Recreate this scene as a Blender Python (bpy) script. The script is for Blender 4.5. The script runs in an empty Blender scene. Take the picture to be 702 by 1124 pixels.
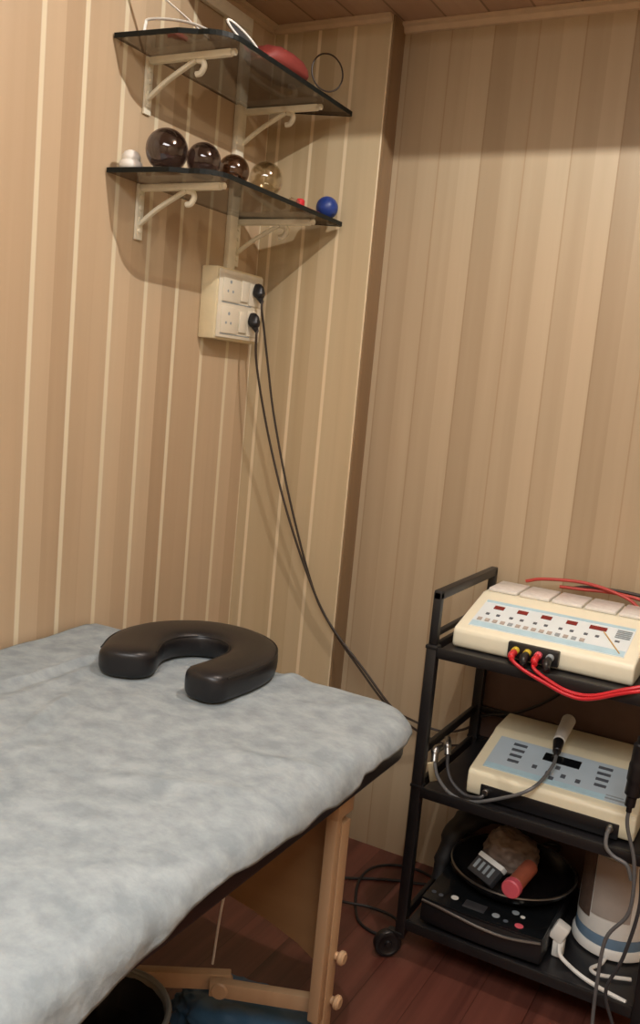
import bpy, bmesh, math, random
from mathutils import Vector, Matrix, noise
random.seed(7)
PI = math.pi
SC = bpy.context.scene
COL = SC.collection
ORG = {}

# ------------------------------------------------------------------ materials
def nodes(name):
    m = bpy.data.materials.new(name); m.use_nodes = True
    nt = m.node_tree; b = nt.nodes['Principled BSDF']
    return m, nt, b
def lin(c):
    return tuple((v/255/12.92 if v/255 <= .04045 else ((v/255+.055)/1.055)**2.4) for v in c) + (1,)
def mat(name, rgb, rough=.5, metal=0, var=.06, scale=30, bump=0, bscale=200, spec=.5, coat=0):
    m, nt, b = nodes(name)
    c = lin(rgb)
    tc = nt.nodes.new('ShaderNodeTexCoord')
    n = nt.nodes.new('ShaderNodeTexNoise'); n.inputs['Scale'].default_value = scale; n.inputs['Detail'].default_value = 3
    nt.links.new(tc.outputs['Object'], n.inputs['Vector'])
    r = nt.nodes.new('ShaderNodeValToRGB')
    r.color_ramp.elements[0].position = .3; r.color_ramp.elements[1].position = .7
    r.color_ramp.elements[0].color = tuple(v*(1-var) for v in c[:3])+(1,)
    r.color_ramp.elements[1].color = tuple(min(1, v*(1+var)) for v in c[:3])+(1,)
    nt.links.new(n.outputs['Fac'], r.inputs['Fac']); nt.links.new(r.outputs['Color'], b.inputs['Base Color'])
    b.inputs['Roughness'].default_value = rough; b.inputs['Metallic'].default_value = metal
    b.inputs['Specular IOR Level'].default_value = spec
    b.inputs['Coat Weight'].default_value = coat
    if bump:
        n2 = nt.nodes.new('ShaderNodeTexNoise'); n2.inputs['Scale'].default_value = bscale; n2.inputs['Detail'].default_value = 4
        nt.links.new(tc.outputs['Object'], n2.inputs['Vector'])
        bp = nt.nodes.new('ShaderNodeBump'); bp.inputs['Strength'].default_value = bump; bp.inputs['Distance'].default_value = .002
        nt.links.new(n2.outputs['Fac'], bp.inputs['Height']); nt.links.new(bp.outputs['Normal'], b.inputs['Normal'])
    return m
def glass(name, rgb, rough=.02, trans=1.0, ior=1.45):
    m, nt, b = nodes(name)
    b.inputs['Base Color'].default_value = lin(rgb); b.inputs['Roughness'].default_value = rough
    b.inputs['Transmission Weight'].default_value = trans; b.inputs['IOR'].default_value = ior
    return m
def emis(name, rgb, st):
    m, nt, b = nodes(name)
    b.inputs['Base Color'].default_value = lin(rgb); b.inputs['Emission Color'].default_value = lin(rgb)
    b.inputs['Emission Strength'].default_value = st
    return m
def math_n(nt, op, a, b=None, c=None):
    n = nt.nodes.new('ShaderNodeMath'); n.operation = op
    for i, v in enumerate((a, b, c)):
        if v is None: continue
        if isinstance(v, (int, float)): n.inputs[i].default_value = v
        else: nt.links.new(v, n.inputs[i])
    return n.outputs[0]
def panels(name, axis, off, pitch, c_lo, c_hi, strip=None, strip_w=.1, groove=.45, gw=.02, along='Z', rough=.45, streak=.5, halftone=.0, cells=True, fine=60):
    """wood-look boards side by side along AXIS, grain running along ALONG"""
    m, nt, b = nodes(name)
    tc = nt.nodes.new('ShaderNodeTexCoord'); sp = nt.nodes.new('ShaderNodeSeparateXYZ')
    nt.links.new(tc.outputs['Object'], sp.inputs[0])
    A = sp.outputs[axis]; L = sp.outputs[along]
    u = math_n(nt, 'DIVIDE', math_n(nt, 'SUBTRACT', A, off), pitch)
    cell = math_n(nt, 'FLOOR', u); fr = math_n(nt, 'SUBTRACT', u, cell)
    wn = nt.nodes.new('ShaderNodeTexWhiteNoise'); wn.noise_dimensions = '1D'; nt.links.new(cell, wn.inputs['W'])
    cv = nt.nodes.new('ShaderNodeCombineXYZ')
    nt.links.new(math_n(nt, 'MULTIPLY', A, fine), cv.inputs[0])
    nt.links.new(math_n(nt, 'MULTIPLY', L, 1.3), cv.inputs[1])
    nt.links.new(math_n(nt, 'MULTIPLY', cell, 3.7), cv.inputs[2])
    n1 = nt.nodes.new('ShaderNodeTexNoise'); n1.inputs['Scale'].default_value = 1; n1.inputs['Detail'].default_value = 4; n1.inputs['Roughness'].default_value = .6
    nt.links.new(cv.outputs[0], n1.inputs['Vector'])
    cv2 = nt.nodes.new('ShaderNodeCombineXYZ')
    nt.links.new(math_n(nt, 'MULTIPLY', A, 22), cv2.inputs[0]); nt.links.new(math_n(nt, 'MULTIPLY', L, .7), cv2.inputs[1])
    nt.links.new(math_n(nt, 'MULTIPLY', cell, 5.1), cv2.inputs[2])
    n2 = nt.nodes.new('ShaderNodeTexNoise'); n2.inputs['Scale'].default_value = 1; n2.inputs['Detail'].default_value = 2; n2.inputs['Distortion'].default_value = .5
    nt.links.new(cv2.outputs[0], n2.inputs['Vector'])
    f = math_n(nt, 'ADD', math_n(nt, 'MULTIPLY', math_n(nt, 'SUBTRACT', n1.outputs['Fac'], .5), streak), .5)
    f = math_n(nt, 'ADD', f, math_n(nt, 'MULTIPLY', math_n(nt, 'SUBTRACT', n2.outputs['Fac'], .5), streak*2.2))
    if cells: f = math_n(nt, 'ADD', f, math_n(nt, 'MULTIPLY', math_n(nt, 'SUBTRACT', wn.outputs['Value'], .5), .45))
    if halftone:
        f = math_n(nt, 'ADD', f, math_n(nt, 'MULTIPLY', math_n(nt, 'SUBTRACT', math_n(nt, 'GREATER_THAN', fr, .52), .5), halftone))
    r = nt.nodes.new('ShaderNodeValToRGB')
    r.color_ramp.elements[0].position = 0; r.color_ramp.elements[1].position = 1
    r.color_ramp.elements[0].color = lin(c_lo); r.color_ramp.elements[1].color = lin(c_hi)
    nt.links.new(f, r.inputs['Fac']); col = r.outputs['Color']
    # groove at the joint
    g = math_n(nt, 'LESS_THAN', fr, gw)
    mx = nt.nodes.new('ShaderNodeMixRGB'); mx.blend_type = 'MULTIPLY'; mx.inputs['Color2'].default_value = (groove, groove*.92, groove*.85, 1)
    nt.links.new(g, mx.inputs['Fac']); nt.links.new(col, mx.inputs['Color1']); col = mx.outputs[0]
    if strip:
        mr = nt.nodes.new('ShaderNodeMapRange'); mr.interpolation_type = 'SMOOTHSTEP'
        d = math_n(nt, 'ABSOLUTE', math_n(nt, 'SUBTRACT', fr, .5))
        nt.links.new(d, mr.inputs['Value']); mr.inputs['From Min'].default_value = strip_w*.75; mr.inputs['From Max'].default_value = strip_w*.4
        m2 = nt.nodes.new('ShaderNodeMixRGB'); m2.inputs['Color2'].default_value = lin(strip)
        nt.links.new(mr.outputs[0], m2.inputs['Fac']); nt.links.new(col, m2.inputs['Color1']); col = m2.outputs[0]
    nt.links.new(col, b.inputs['Base Color'])
    b.inputs['Roughness'].default_value = rough
    bp = nt.nodes.new('ShaderNodeBump'); bp.invert = True; bp.inputs['Strength'].default_value = .5; bp.inputs['Distance'].default_value = .002
    nt.links.new(g, bp.inputs['Height']); nt.links.new(bp.outputs['Normal'], b.inputs['Normal'])
    return m

M = {}
M['wall_l'] = panels('pale wood wall panelling with strips', 'Y', 1.4425, .1293, (176, 151, 120), (204, 182, 151), strip=(222, 210, 180), strip_w=.095, groove=1, gw=0, streak=.2, halftone=.25, fine=34)
M['wall_b'] = panels('wood grain wall boards', 'X', .527, .1245, (160, 140, 111), (190, 172, 143), groove=.87, gw=.03, streak=.24, halftone=.25, fine=36)
M['pillar'] = panels('wood wall boards on the column', 'X', -.02, .115, (170, 149, 114), (200, 182, 148), strip=(222, 204, 170), strip_w=.08, groove=1, gw=0, streak=.3, fine=34)
M['ceil'] = panels('wood ceiling boards', 'X', .512, .1245, (164, 132, 106), (196, 166, 138), groove=.5, gw=.05, along='Y', streak=.35)
M['floor'] = panels('dark red brown floorboards', 'X', .1, .12, (76, 42, 35), (108, 64, 53), groove=.55, gw=.02, along='Y', rough=.33, streak=.9, fine=90)
M['plain'] = mat('beige painted wall', (190, 165, 132), .8)
M['cornice'] = mat('beige cornice strip', (196, 172, 142), .5)
M['black_metal'] = mat('black powder coated metal', (24, 23, 24), .42, spec=.5, var=.15)
M['black_board'] = mat('black shelf board', (30, 29, 31), .35, var=.1)
M['cream'] = mat('cream plastic casing', (238, 233, 208), .42, var=.02)
M['cream2'] = mat('warm cream plastic casing', (234, 227, 198), .42, var=.02)
M['flap'] = mat('clear greyish cover strips', (224, 220, 214), .2, var=.08, scale=60)
M['red_c'] = mat('dull red cable', (176, 58, 48), .45)
M['white_p'] = mat('white plastic', (238, 237, 230), .4, var=.03)
M['ivory'] = mat('aged ivory plastic', (225, 210, 172), .45, var=.04)
M['ivory_face'] = mat('off white switch plate', (226, 217, 196), .4, var=.03)
M['enamel'] = mat('cream enamelled bracket metal', (240, 234, 212), .4, var=.05)
M['black_p'] = mat('black plastic', (22, 21, 23), .4, var=.1)
M['rubber'] = mat('black rubber cord', (30, 27, 26), .55, var=.1)
M['brown_cord'] = mat('dark brown cord', (52, 40, 30), .5, var=.1)
M['vinyl'] = mat('black vinyl', (24, 23, 25), .38, var=.1, bump=.12, bscale=350)
M['grey_cord'] = mat('grey cord', (98, 98, 98), .45, var=.1)
M['dkgrey'] = mat('dark grey plastic', (58, 58, 60), .45)
M['red_cord'] = mat('red lead insulation', (196, 36, 44), .35, var=.08)
M['red'] = mat('red rubber', (122, 50, 44), .5, var=.1, scale=15)
M['red_p'] = mat('red plastic', (205, 40, 48), .4)
M['pink'] = mat('pink plastic', (214, 92, 104), .45)
M['orange_b'] = mat('orange brown plastic', (168, 92, 68), .45)
M['yellow'] = mat('yellow plastic', (214, 186, 60), .4)
M['blue_ball'] = mat('deep blue rubber', (32, 58, 128), .4, var=.12)
M['chrome'] = mat('chrome', (200, 200, 200), .2, metal=1)
M['steel'] = mat('dull steel', (150, 148, 144), .35, metal=1)
M['wood'] = panels('pale beech', 'X', .003, .31, (170, 136, 102), (196, 164, 128), groove=1, gw=0, streak=.35, cells=False)
M['ply'] = panels('plywood panel', 'Z', .003, .5, (150, 114, 76), (172, 136, 96), groove=1, gw=0, along='X', streak=.35, cells=False)
M['blue_bag'] = mat('dark blue plastic bag', (62, 98, 128), .45, var=.15, scale=12)
M['bin'] = glass('frosted plastic bin', (200, 205, 200), .35, .75)
M['blue_band'] = mat('blue plastic band', (118, 146, 172), .4)
def thin_glass(name, tint, body, mix, rough=.04, edge=.35):
    m, nt, b = nodes(name)
    if body is None:
        b = nt.nodes.new('ShaderNodeBsdfGlossy'); b.inputs[0].default_value = (.9, .9, .9, 1); b.inputs['Roughness'].default_value = rough
    else:
        b.inputs['Base Color'].default_value = lin(body); b.inputs['Roughness'].default_value = rough
        b.inputs['Specular IOR Level'].default_value = .8
    tr_ = nt.nodes.new('ShaderNodeBsdfTransparent'); tr_.inputs[0].default_value = lin(tint)
    lw = nt.nodes.new('ShaderNodeLayerWeight'); lw.inputs['Blend'].default_value = .4
    f = math_n(nt, 'ADD', mix, math_n(nt, 'MULTIPLY', lw.outputs['Facing'], edge))
    mx = nt.nodes.new('ShaderNodeMixShader'); nt.links.new(f, mx.inputs[0])
    nt.links.new(tr_.outputs[0], mx.inputs[1]); nt.links.new(b.outputs[0], mx.inputs[2])
    nt.links.new(mx.outputs[0], nt.nodes['Material Output'].inputs['Surface'])
    return m
M['smoke'] = thin_glass('smoked cup glass', (186, 178, 180), None, .07, edge=.16, rough=.06)
M['smoke2'] = thin_glass('brown smoked cup glass', (192, 176, 164), None, .07, edge=.16, rough=.06)
M['clear'] = thin_glass('clear cup glass', (240, 236, 226), None, .08, edge=.3, rough=.06)
M['shelf_glass'] = thin_glass('grey green shelf glass', (226, 220, 210), (96, 84, 76), .32, .06, .3)
M['edge'] = mat('dark green glass edge', (22, 26, 24), .5, spec=.2)
M['panel1'] = mat('pale blue white control sheet', (224, 234, 236), .35, var=.04, scale=12)
M['panel2'] = mat('pale grey blue control sheet', (188, 204, 214), .35, var=.05, scale=12)
M['blue_line'] = mat('light blue print', (182, 214, 226), .35)
M['dred'] = mat('dark red display window', (128, 30, 28), .25)
M['print_grey'] = mat('grey print', (150, 160, 165), .5)
M['print_dark'] = mat('dark grey keys', (84, 90, 98), .5)
M['print_orange'] = mat('yellow brown print stripe', (205, 165, 95), .5)
M['lcd'] = mat('black display window', (18, 20, 22), .15)
M['plastic_bag'] = mat('crumpled beige plastic bag', (146, 126, 112), .35, var=.2, scale=25)
M['pot_in'] = mat('black pan enamel', (20, 19, 19), .25)
M['brown_label'] = mat('brown printed label', (96, 80, 70), .5, var=.2, scale=60)
M['taupe'] = mat('taupe printed label', (176, 166, 156), .5, var=.05)
M['leather'] = mat('black soft fabric', (20, 19, 20), .6, var=.2)

def sheet_mat():
    m, nt, b = nodes('grey nonwoven sheet')
    tc = nt.nodes.new('ShaderNodeTexCoord')
    mp = nt.nodes.new('ShaderNodeMapping'); mp.inputs['Rotation'].default_value = (0, 0, .5); mp.inputs['Scale'].default_value = (1.0, 1.2, 1.2)
    nt.links.new(tc.outputs['Object'], mp.inputs['Vector'])
    n1 = nt.nodes.new('ShaderNodeTexNoise'); n1.inputs['Scale'].default_value = 17; n1.inputs['Detail'].default_value = 6; n1.inputs['Roughness'].default_value = .62; n1.inputs['Distortion'].default_value = .1
    nt.links.new(mp.outputs[0], n1.inputs['Vector'])
    r = nt.nodes.new('ShaderNodeValToRGB'); r.color_ramp.elements[0].position = .36; r.color_ramp.elements[1].position = .64
    r.color_ramp.elements[0].color = lin((136, 146, 150)); r.color_ramp.elements[1].color = lin((160, 169, 172))
    nt.links.new(n1.outputs['Fac'], r.inputs['Fac']); nt.links.new(r.outputs['Color'], b.inputs['Base Color'])
    b.inputs['Roughness'].default_value = .85; b.inputs['Specular IOR Level'].default_value = .2
    n2 = nt.nodes.new('ShaderNodeTexNoise'); n2.inputs['Scale'].default_value = 60; n2.inputs['Detail'].default_value = 5
    nt.links.new(mp.outputs[0], n2.inputs['Vector'])
    ad = math_n(nt, 'ADD', math_n(nt, 'MULTIPLY', n1.outputs['Fac'], .9), math_n(nt, 'MULTIPLY', n2.outputs['Fac'], .5))
    bp = nt.nodes.new('ShaderNodeBump'); bp.inputs['Strength'].default_value = .5; bp.inputs['Distance'].default_value = .006
    nt.links.new(ad, bp.inputs['Height']); nt.links.new(bp.outputs['Normal'], b.inputs['Normal'])
    return m
M['sheet'] = sheet_mat()

# ------------------------------------------------------------------ mesh helpers
def BM(): return bmesh.new()
def box(bm, lo, hi, bev=0, seg=2, mtx=None):
    t = bmesh.new()
    bmesh.ops.create_cube(t, size=1)
    for v in t.verts:
        v.co = Vector([(lo[i]+hi[i])/2 + v.co[i]*(hi[i]-lo[i]) for i in range(3)])
    if bev: bmesh.ops.bevel(t, geom=t.edges[:], offset=bev, segments=seg, affect='EDGES', profile=.5)
    if mtx: bmesh.ops.transform(t, matrix=mtx, verts=t.verts)
    merge(bm, t); return bm
def merge(bm, t):
    me = bpy.data.meshes.new('tmp'); t.to_mesh(me); t.free(); bm.from_mesh(me); bpy.data.meshes.remove(me)
def smooth_pts(pts, n=8):
    P = [Vector(p) for p in pts]; out = []
    for i in range(len(P)-1):
        p0 = P[i-1] if i else P[0]*2-P[1]; p1 = P[i]; p2 = P[i+1]; p3 = P[i+2] if i+2 < len(P) else P[-1]*2-P[-2]
        for k in range(n):
            t = k/n
            out.append(.5*((2*p1)+(-p0+p2)*t+(2*p0-5*p1+4*p2-p3)*t*t+(-p0+3*p1-3*p2+p3)*t**3))
    out.append(P[-1]); return out
def tube(bm, pts, r, n=8, smooth=True, closed=False, flat=None):
    if smooth: pts = smooth_pts(pts)
    pts = [Vector(p) for p in pts]
    if closed: pts = pts[:-1] if (pts[0]-pts[-1]).length < 1e-6 else pts
    N = len(pts); rings = []
    up = Vector((0, 0, 1)); prev = None
    for i, p in enumerate(pts):
        if closed: d = (pts[(i+1) % N]-pts[i-1])
        else: d = pts[min(i+1, N-1)]-pts[max(i-1, 0)]
        d.normalize()
        if prev is None:
            a = d.cross(up)
            if a.length < .1: a = d.cross(Vector((1, 0, 0)))
            a.normalize()
        else:
            a = prev - d*prev.dot(d); a.normalize()
        prev = a; b2 = d.cross(a)
        rr = r[i*len(r)//N] if isinstance(r, (list, tuple)) else r
        fa, fb = flat if flat else (1, 1)
        rings.append([bm.verts.new(p + a*math.cos(2*PI*k/n)*rr*fa + b2*math.sin(2*PI*k/n)*rr*fb) for k in range(n)])
    for i in range(N if closed else N-1):
        A = rings[i]; B = rings[(i+1) % N]
        for k in range(n): bm.faces.new((A[k], A[(k+1) % n], B[(k+1) % n], B[k]))
    if not closed: bm.faces.new(rings[0][::-1]); bm.faces.new(rings[-1])
    return bm
def lathe(bm, prof, n=40, mtx=None):
    """profile of (radius, z); closed at the axis where radius is 0"""
    t = bmesh.new(); rings = []
    for r, z in prof:
        if r < 1e-6: rings.append([t.verts.new((0, 0, z))])
        else: rings.append([t.verts.new((r*math.cos(2*PI*k/n), r*math.sin(2*PI*k/n), z)) for k in range(n)])
    for A, B in zip(rings, rings[1:]):
        for k in range(n):
            q = (k+1) % n
            if len(A) == 1 and len(B) == 1: continue
            if len(A) == 1: t.faces.new((A[0], B[k], B[q]))
            elif len(B) == 1: t.faces.new((A[k], A[q], B[0]))
            else: t.faces.new((A[k], A[q], B[q], B[k]))
    if mtx: bmesh.ops.transform(t, matrix=mtx, verts=t.verts)
    merge(bm, t); return bm
def prism(bm, poly, axis, a, b, bev=0, mtx=None, seg=2):
    """extrude a 2D polygon along AXIS from a to b. poly in the two other axes, in x,y,z order"""
    t = bmesh.new()
    def mk(p, h):
        if axis == 'x': return (h, p[0], p[1])
        if axis == 'y': return (p[0], h, p[1])
        return (p[0], p[1], h)
    A = [t.verts.new(mk(p, a)) for p in poly]; B = [t.verts.new(mk(p, b)) for p in poly]
    t.faces.new(A); t.faces.new(B)
    n = len(poly)
    for i in range(n): t.faces.new((A[i], A[(i+1) % n], B[(i+1) % n], B[i]))
    bmesh.ops.recalc_face_normals(t, faces=t.faces)
    if bev: bmesh.ops.bevel(t, geom=t.edges[:], offset=bev, segments=seg, affect='EDGES', profile=.5)
    if mtx: bmesh.ops.transform(t, matrix=mtx, verts=t.verts)
    merge(bm, t); return bm
def disc_mtx(loc, d):
    return Matrix.Translation(loc) @ Vector(d).to_track_quat('Z', 'Y').to_matrix().to_4x4()
def cyl(bm, p, q, r, n=24, bev=0, r2=None):
    p = Vector(p); q = Vector(q); L = (q-p).length; r2 = r if r2 is None else r2
    c = bev
    prof = [(0, 0), (r-c, 0), (r, c), (r2, L-c), (r2-c, L), (0, L)] if c else [(0, 0), (r, 0), (r2, L), (0, L)]
    return lathe(bm, prof, n, disc_mtx(p, q-p))
def obj(name, bm, m, parent=None, label=None, cat=None, group=None, kind=None, smooth=True, ang=40):
    bmesh.ops.recalc_face_normals(bm, faces=bm.faces)
    me = bpy.data.meshes.new(name)
    if parent is None:
        # origin at the base of the thing
        xs = [v.co for v in bm.verts]
        lo = Vector([min(c[i] for c in xs) for i in range(3)]); hi = Vector([max(c[i] for c in xs) for i in range(3)])
        org = Vector((0, 0, 0)) if kind == 'structure' else Vector(((lo.x+hi.x)/2, (lo.y+hi.y)/2, lo.z))
    else: org = ORG[parent.name]
    bmesh.ops.translate(bm, vec=-org, verts=bm.verts)
    bm.to_mesh(me); bm.free()
    o = bpy.data.objects.new(name, me); COL.objects.link(o)
    me.materials.append(M[m])
    if smooth:
        me.polygons.foreach_set('use_smooth', [True]*len(me.polygons))
        try: me.set_sharp_from_angle(angle=math.radians(ang))
        except Exception: pass
    if parent is not None: o.parent = parent
    else: o.location = org
    ORG[o.name] = org
    tag(o, label, cat, group, kind)
    return o
def tag(o, label=None, cat=None, group=None, kind=None):
    for k, v in (('label', label), ('category', cat), ('group', group), ('kind', kind)):
        if v: o[k] = v
def thing(name, loc, label, cat, group=None, rz=0):
    o = bpy.data.objects.new(name, None); COL.objects.link(o); o.location = loc; o.rotation_euler = (0, 0, rz)
    o.empty_display_size = .05
    ORG[o.name] = Vector(loc); tag(o, label, cat, group)
    return o
def local_thing(name, loc, label, cat, group=None, rz=0):
    o = thing(name, loc, label, cat, group, rz); ORG[o.name] = Vector((0, 0, 0)); return o
def dup(root, loc, label, rz=0):
    r = root.copy(); COL.objects.link(r); r.location = loc; r.rotation_euler = (0, 0, rz); r['label'] = label
    for ch in list(root.children):
        c = ch.copy(); COL.objects.link(c); c.parent = r
        for g in list(ch.children):
            d = g.copy(); COL.objects.link(d); d.parent = c
    return r
def struct(name, bm, m): return obj(name, bm, m, kind='structure', smooth=False)

# ------------------------------------------------------------------ the room
struct('floor', box(BM(), (-.1, -1.7, -.1), (2.9, 2.6, 0)), 'floor')
struct('wall_left', box(BM(), (-.1, -1.7, 0), (0, 2.6, 2.7)), 'wall_l')
struct('wall_back', box(BM(), (.38, 2.488, 0), (2.9, 2.6, 2.7)), 'wall_b')
struct('wall_column', box(BM(), (0, 2.41, 0), (.38, 2.6, 2.7), .002), 'pillar')
struct('wall_right', box(BM(), (2.8, -1.7, 0), (2.9, 2.488, 2.7)), 'plain')
struct('wall_front', box(BM(), (0, -1.7, 0), (2.8, -1.6, 2.7)), 'plain')
LIP = 1.836
struct('ceiling', prism(BM(), [(-1.6, 2.62), (LIP, 2.62), (LIP, 2.44), (2.488, 2.44), (2.488, 2.72), (-1.6, 2.72)], 'x', 0, 2.8), 'ceil')
bm = BM()
prism(bm, [(2.487, 2.439), (2.462, 2.439), (2.462, 2.432), (2.474, 2.428), (2.480, 2.415), (2.487, 2.413)], 'x', .381, 2.79)
struct('trim_1', bm, 'cornice')
bm = BM(); prism(bm, [(2.409, 2.439), (2.390, 2.439), (2.390, 2.433), (2.400, 2.429), (2.404, 2.42), (2.409, 2.418)], 'x', .001, .381)
struct('trim_2', bm, 'cornice')
struct('trim_3', prism(BM(), [(.001, 2.439), (.02, 2.439), (.018, 2.43), (.008, 2.425), (.006, 2.415), (.001, 2.413)], 'y', 1.85, 2.389), 'cornice')

M['wall_t'] = panels('darker wood column side', 'Y', 2.4, .2, (122, 98, 70), (146, 119, 88), groove=1, gw=0, streak=.3, cells=False)
struct('column_side', box(BM(), (.3802, 2.414, .001), (.386, 2.4878, 2.4395)), 'wall_t')  # thin layer giving the column's side face a darker tone
# cable trunking on the left wall, running down to the switch board
bm = BM()
box(bm, (.001, 2.228, 1.712), (.017, 2.266, 2.3715), .002)
box(bm, (.001, 1.87, 2.372), (.017, 2.266, 2.408), .002)
obj('cable_trunking', bm, 'enamel', label='pale cable trunking running down from the ceiling to the switch board', cat='cable trunking')

# ------------------------------------------------------------------ glass shelves and brackets
def glass_shelf(z, label):
    out = [(.004, 1.722)]
    # rounded near front corner
    fx, fy, r = .292, 1.785, .07
    out += [(.18, 1.735)]
    for k in range(9):
        a = -PI/2+k*PI/2/8*1.0
        out.append((fx-r+r*math.cos(a), fy-.03+r+r*math.sin(a)-.0))
    out += [(.292, 2.384), (.286, 2.391), (.004, 2.285)]
    t = thing('glass_shelf', (.0, 2.05, z), label, 'shelf', 'glass wall shelves')
    obj('glass_pane', prism(BM(), out, 'z', z+.0002, z+.0096), 'shelf_glass', t, smooth=False)
    e = BM(); pts = [(p[0]+.0012, p[1], z+.004) for p in out[1:-1]]
    # ground edge band round the free sides
    tb = bmesh.new()
    path = [Vector((p[0], p[1], 0)) for p in out]
    ctr = Vector((.15, 2.06, 0))
    for a, b2 in zip(path[:-1], path[1:]):
        n = Vector((b2.y-a.y, -(b2.x-a.x), 0)).normalized()
        if n.dot(((a+b2)/2)-ctr) < 0: n = -n
        q = [a-n*.0005, b2-n*.0005, b2+n*.0022, a+n*.0022]
        lo = [tb.verts.new((v.x, v.y, z-.0008)) for v in q]; hi = [tb.verts.new((v.x, v.y, z+.0105)) for v in q]
        tb.faces.new(lo); tb.faces.new(hi)
        for i in range(4): tb.faces.new((lo[i], lo[(i+1) % 4], hi[(i+1) % 4], hi[i]))
    merge(e, tb)
    obj('shelf_edge', e, 'edge', t, smooth=False, label='dark greenish glass edge')
    return t
ZU, ZL = 2.169, 1.866
glass_shelf(ZU, 'upper glass shelf high in the corner, holding the red rubber bag')
glass_shelf(ZL, 'lower glass shelf in the corner, holding the round cupping glasses')

br = local_thing('shelf_bracket', (0, 1.850, ZU), 'cream metal bracket under the near end of the upper glass shelf', 'bracket', 'cream shelf brackets')
bm = BM(); box(bm, (.001, -.013, -.136), (.008, .013, -.001), .0015)
for k in range(4): cyl(bm, (.007, 0, -.030-.028*k), (.0115, 0, -.030-.028*k), .006, 12, .001)
obj('wall_plate', bm, 'enamel', br)
bm = BM(); box(bm, (.008, -.0085, -.018), (.25, .0085, -.001), .004)
cyl(bm, (.25, 0, -.009), (.262, 0, -.009), .008, 12, .002)
obj('arm', bm, 'enamel', br)
bm = BM(); tube(bm, [(.007, 0, -.098), (.06, 0, -.062), (.118, 0, -.032), (.148, 0, -.0175)], .0078, 8, flat=(1, .8))
obj('brace', bm, 'enamel', br)
bm = BM(); tube(bm, [(.152, 0, -.019), (.168, 0, -.023), (.172, 0, -.036), (.163, 0, -.049), (.150, 0, -.051)], .0072, 8)
obj('hook', bm, 'enamel', br)
dup(br, (0, 2.268, ZU), 'cream metal bracket under the far corner end of the upper glass shelf')
dup(br, (0, 1.846, ZL), 'cream metal bracket under the near end of the lower glass shelf')
dup(br, (0, 2.282, ZL), 'cream metal bracket under the far corner end of the lower glass shelf')

# ------------------------------------------------------------------ cupping glasses, knob, valve, ball on the lower shelf
TL = ZL+.0107
def cup(loc, r, m, label, neck=.55):
    t = local_thing('cupping_glass', loc, label, 'cupping glass', 'round cupping glasses on the lower shelf')
    prof = []
    zc = r*1.02
    a0 = math.asin(min(.95, neck)); 
    # mouth down, thick rim, round bowl, open inside
    nh = r*.28
    out = [(r*neck*1.08, 0), (r*neck*1.12, r*.06), (r*neck, r*.14)]
    N = 22; zc = r*.14 + r*math.cos(a0)
    for k in range(N+1):
        a = PI-a0 - (PI-a0)*k/N
        out.append((r*math.sin(a), zc+r*math.cos(a)))
    th = .0032; inn = []
    for k in range(N+1):
        a = (PI-a0)*k/N
        inn.append(((r-th)*math.sin(a), zc+(r-th)*math.cos(a)))
    out[-1] = (0, out[-1][1]); inn[0] = (0, inn[0][1])
    inn += [(r*neck-th, r*.10), (r*neck*1.08-th*.6, 0)]
    bm = BM(); lathe(bm, out+inn+[out[0]], 48)
    bmesh.ops.remove_doubles(bm, verts=bm.verts, dist=1e-5)
    obj('glass_bowl', bm, m, t)
    bm = BM(); tube(bm, [((r*neck+.0015)*math.cos(a), (r*neck+.0015)*math.sin(a), .0035) for a in [2*PI*k/32 for k in range(32)]], .003, 8, smooth=False, closed=True)
    obj('rim', bm, m, t)
    return t
cup((.135, 1.778, TL), .050, 'smoke', 'largest smoked cupping glass, nearest the white knob on the lower shelf')
cup((.196, 1.842, TL), .041, 'smoke', 'dark smoked cupping glass beside the largest one')
cup((.216, 1.940, TL), .039, 'smoke2', 'brown smoked cupping glass, third along the lower shelf')
cup((.240, 2.052, TL), .044, 'clear', 'clear cupping glass beyond the three dark ones on the lower shelf')

t = thing('round_knob', (.052, 1.750, TL), 'white stacked round plastic knob at the near end of the lower shelf', 'knob')
lo = Matrix.Translation((.052, 1.750, TL)) @ Matrix.Diagonal((.9, .9, 1.1, 1))
obj('base', lathe(BM(), [(0, 0), (.026, 0), (.031, .005), (.031, .013), (.026, .018), (0, .018)], 40, lo), 'white_p', t)
obj('dome', lathe(BM(), [(0, .0182), (.021, .0182), (.0245, .022), (.0245, .028), (.019, .036), (.010, .040), (0, .041)], 40, lo), 'white_p', t)
# small black stopper between the third and fourth cup
bm = BM(); lathe(bm, [(0, 0), (.010, 0), (.011, .004), (.011, .03), (.0085, .034), (.0085, .046), (.005, .05), (0, .05)], 24, Matrix.Translation((.16, 2.045, TL)))
obj('bottle_stopper', bm, 'black_p', label='small black stopper standing behind the brown and clear cupping glasses', cat='stopper')
t = thing('suction_valve', (.262, 2.19, TL), 'small red and clear suction valve beside the blue ball', 'valve')
obj('cap', lathe(BM(), [(0, 0), (.011, 0), (.0125, .003), (.0125, .02), (.009, .024), (0, .025)], 24, Matrix.Translation((.262, 2.195, TL))), 'red_p', t)
bm = BM(); cyl(bm, (.262, 2.183, TL+.012), (.262, 2.145, TL+.012), .007, 20, .001); obj('nozzle', bm, 'clear', t)
bm = BM(); tube(bm, [(.262, 2.146, TL+.004), (.262, 2.13, TL+.004), (.262, 2.09, TL+.004)], .004, 8); obj('stem', bm, 'clear', t)
bm = BM(); box(bm, (.235, 2.212, TL), (.275, 2.29, TL+.008), .003)
obj('plastic_tab', bm, 'red_p', label='flat dark red plastic tab lying before the blue ball', cat='plastic tab')
bm = BM(); bmesh.ops.create_icosphere(bm, subdivisions=4, radius=.0315, matrix=Matrix.Translation((.262, 2.345, TL+.0315)))
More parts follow.
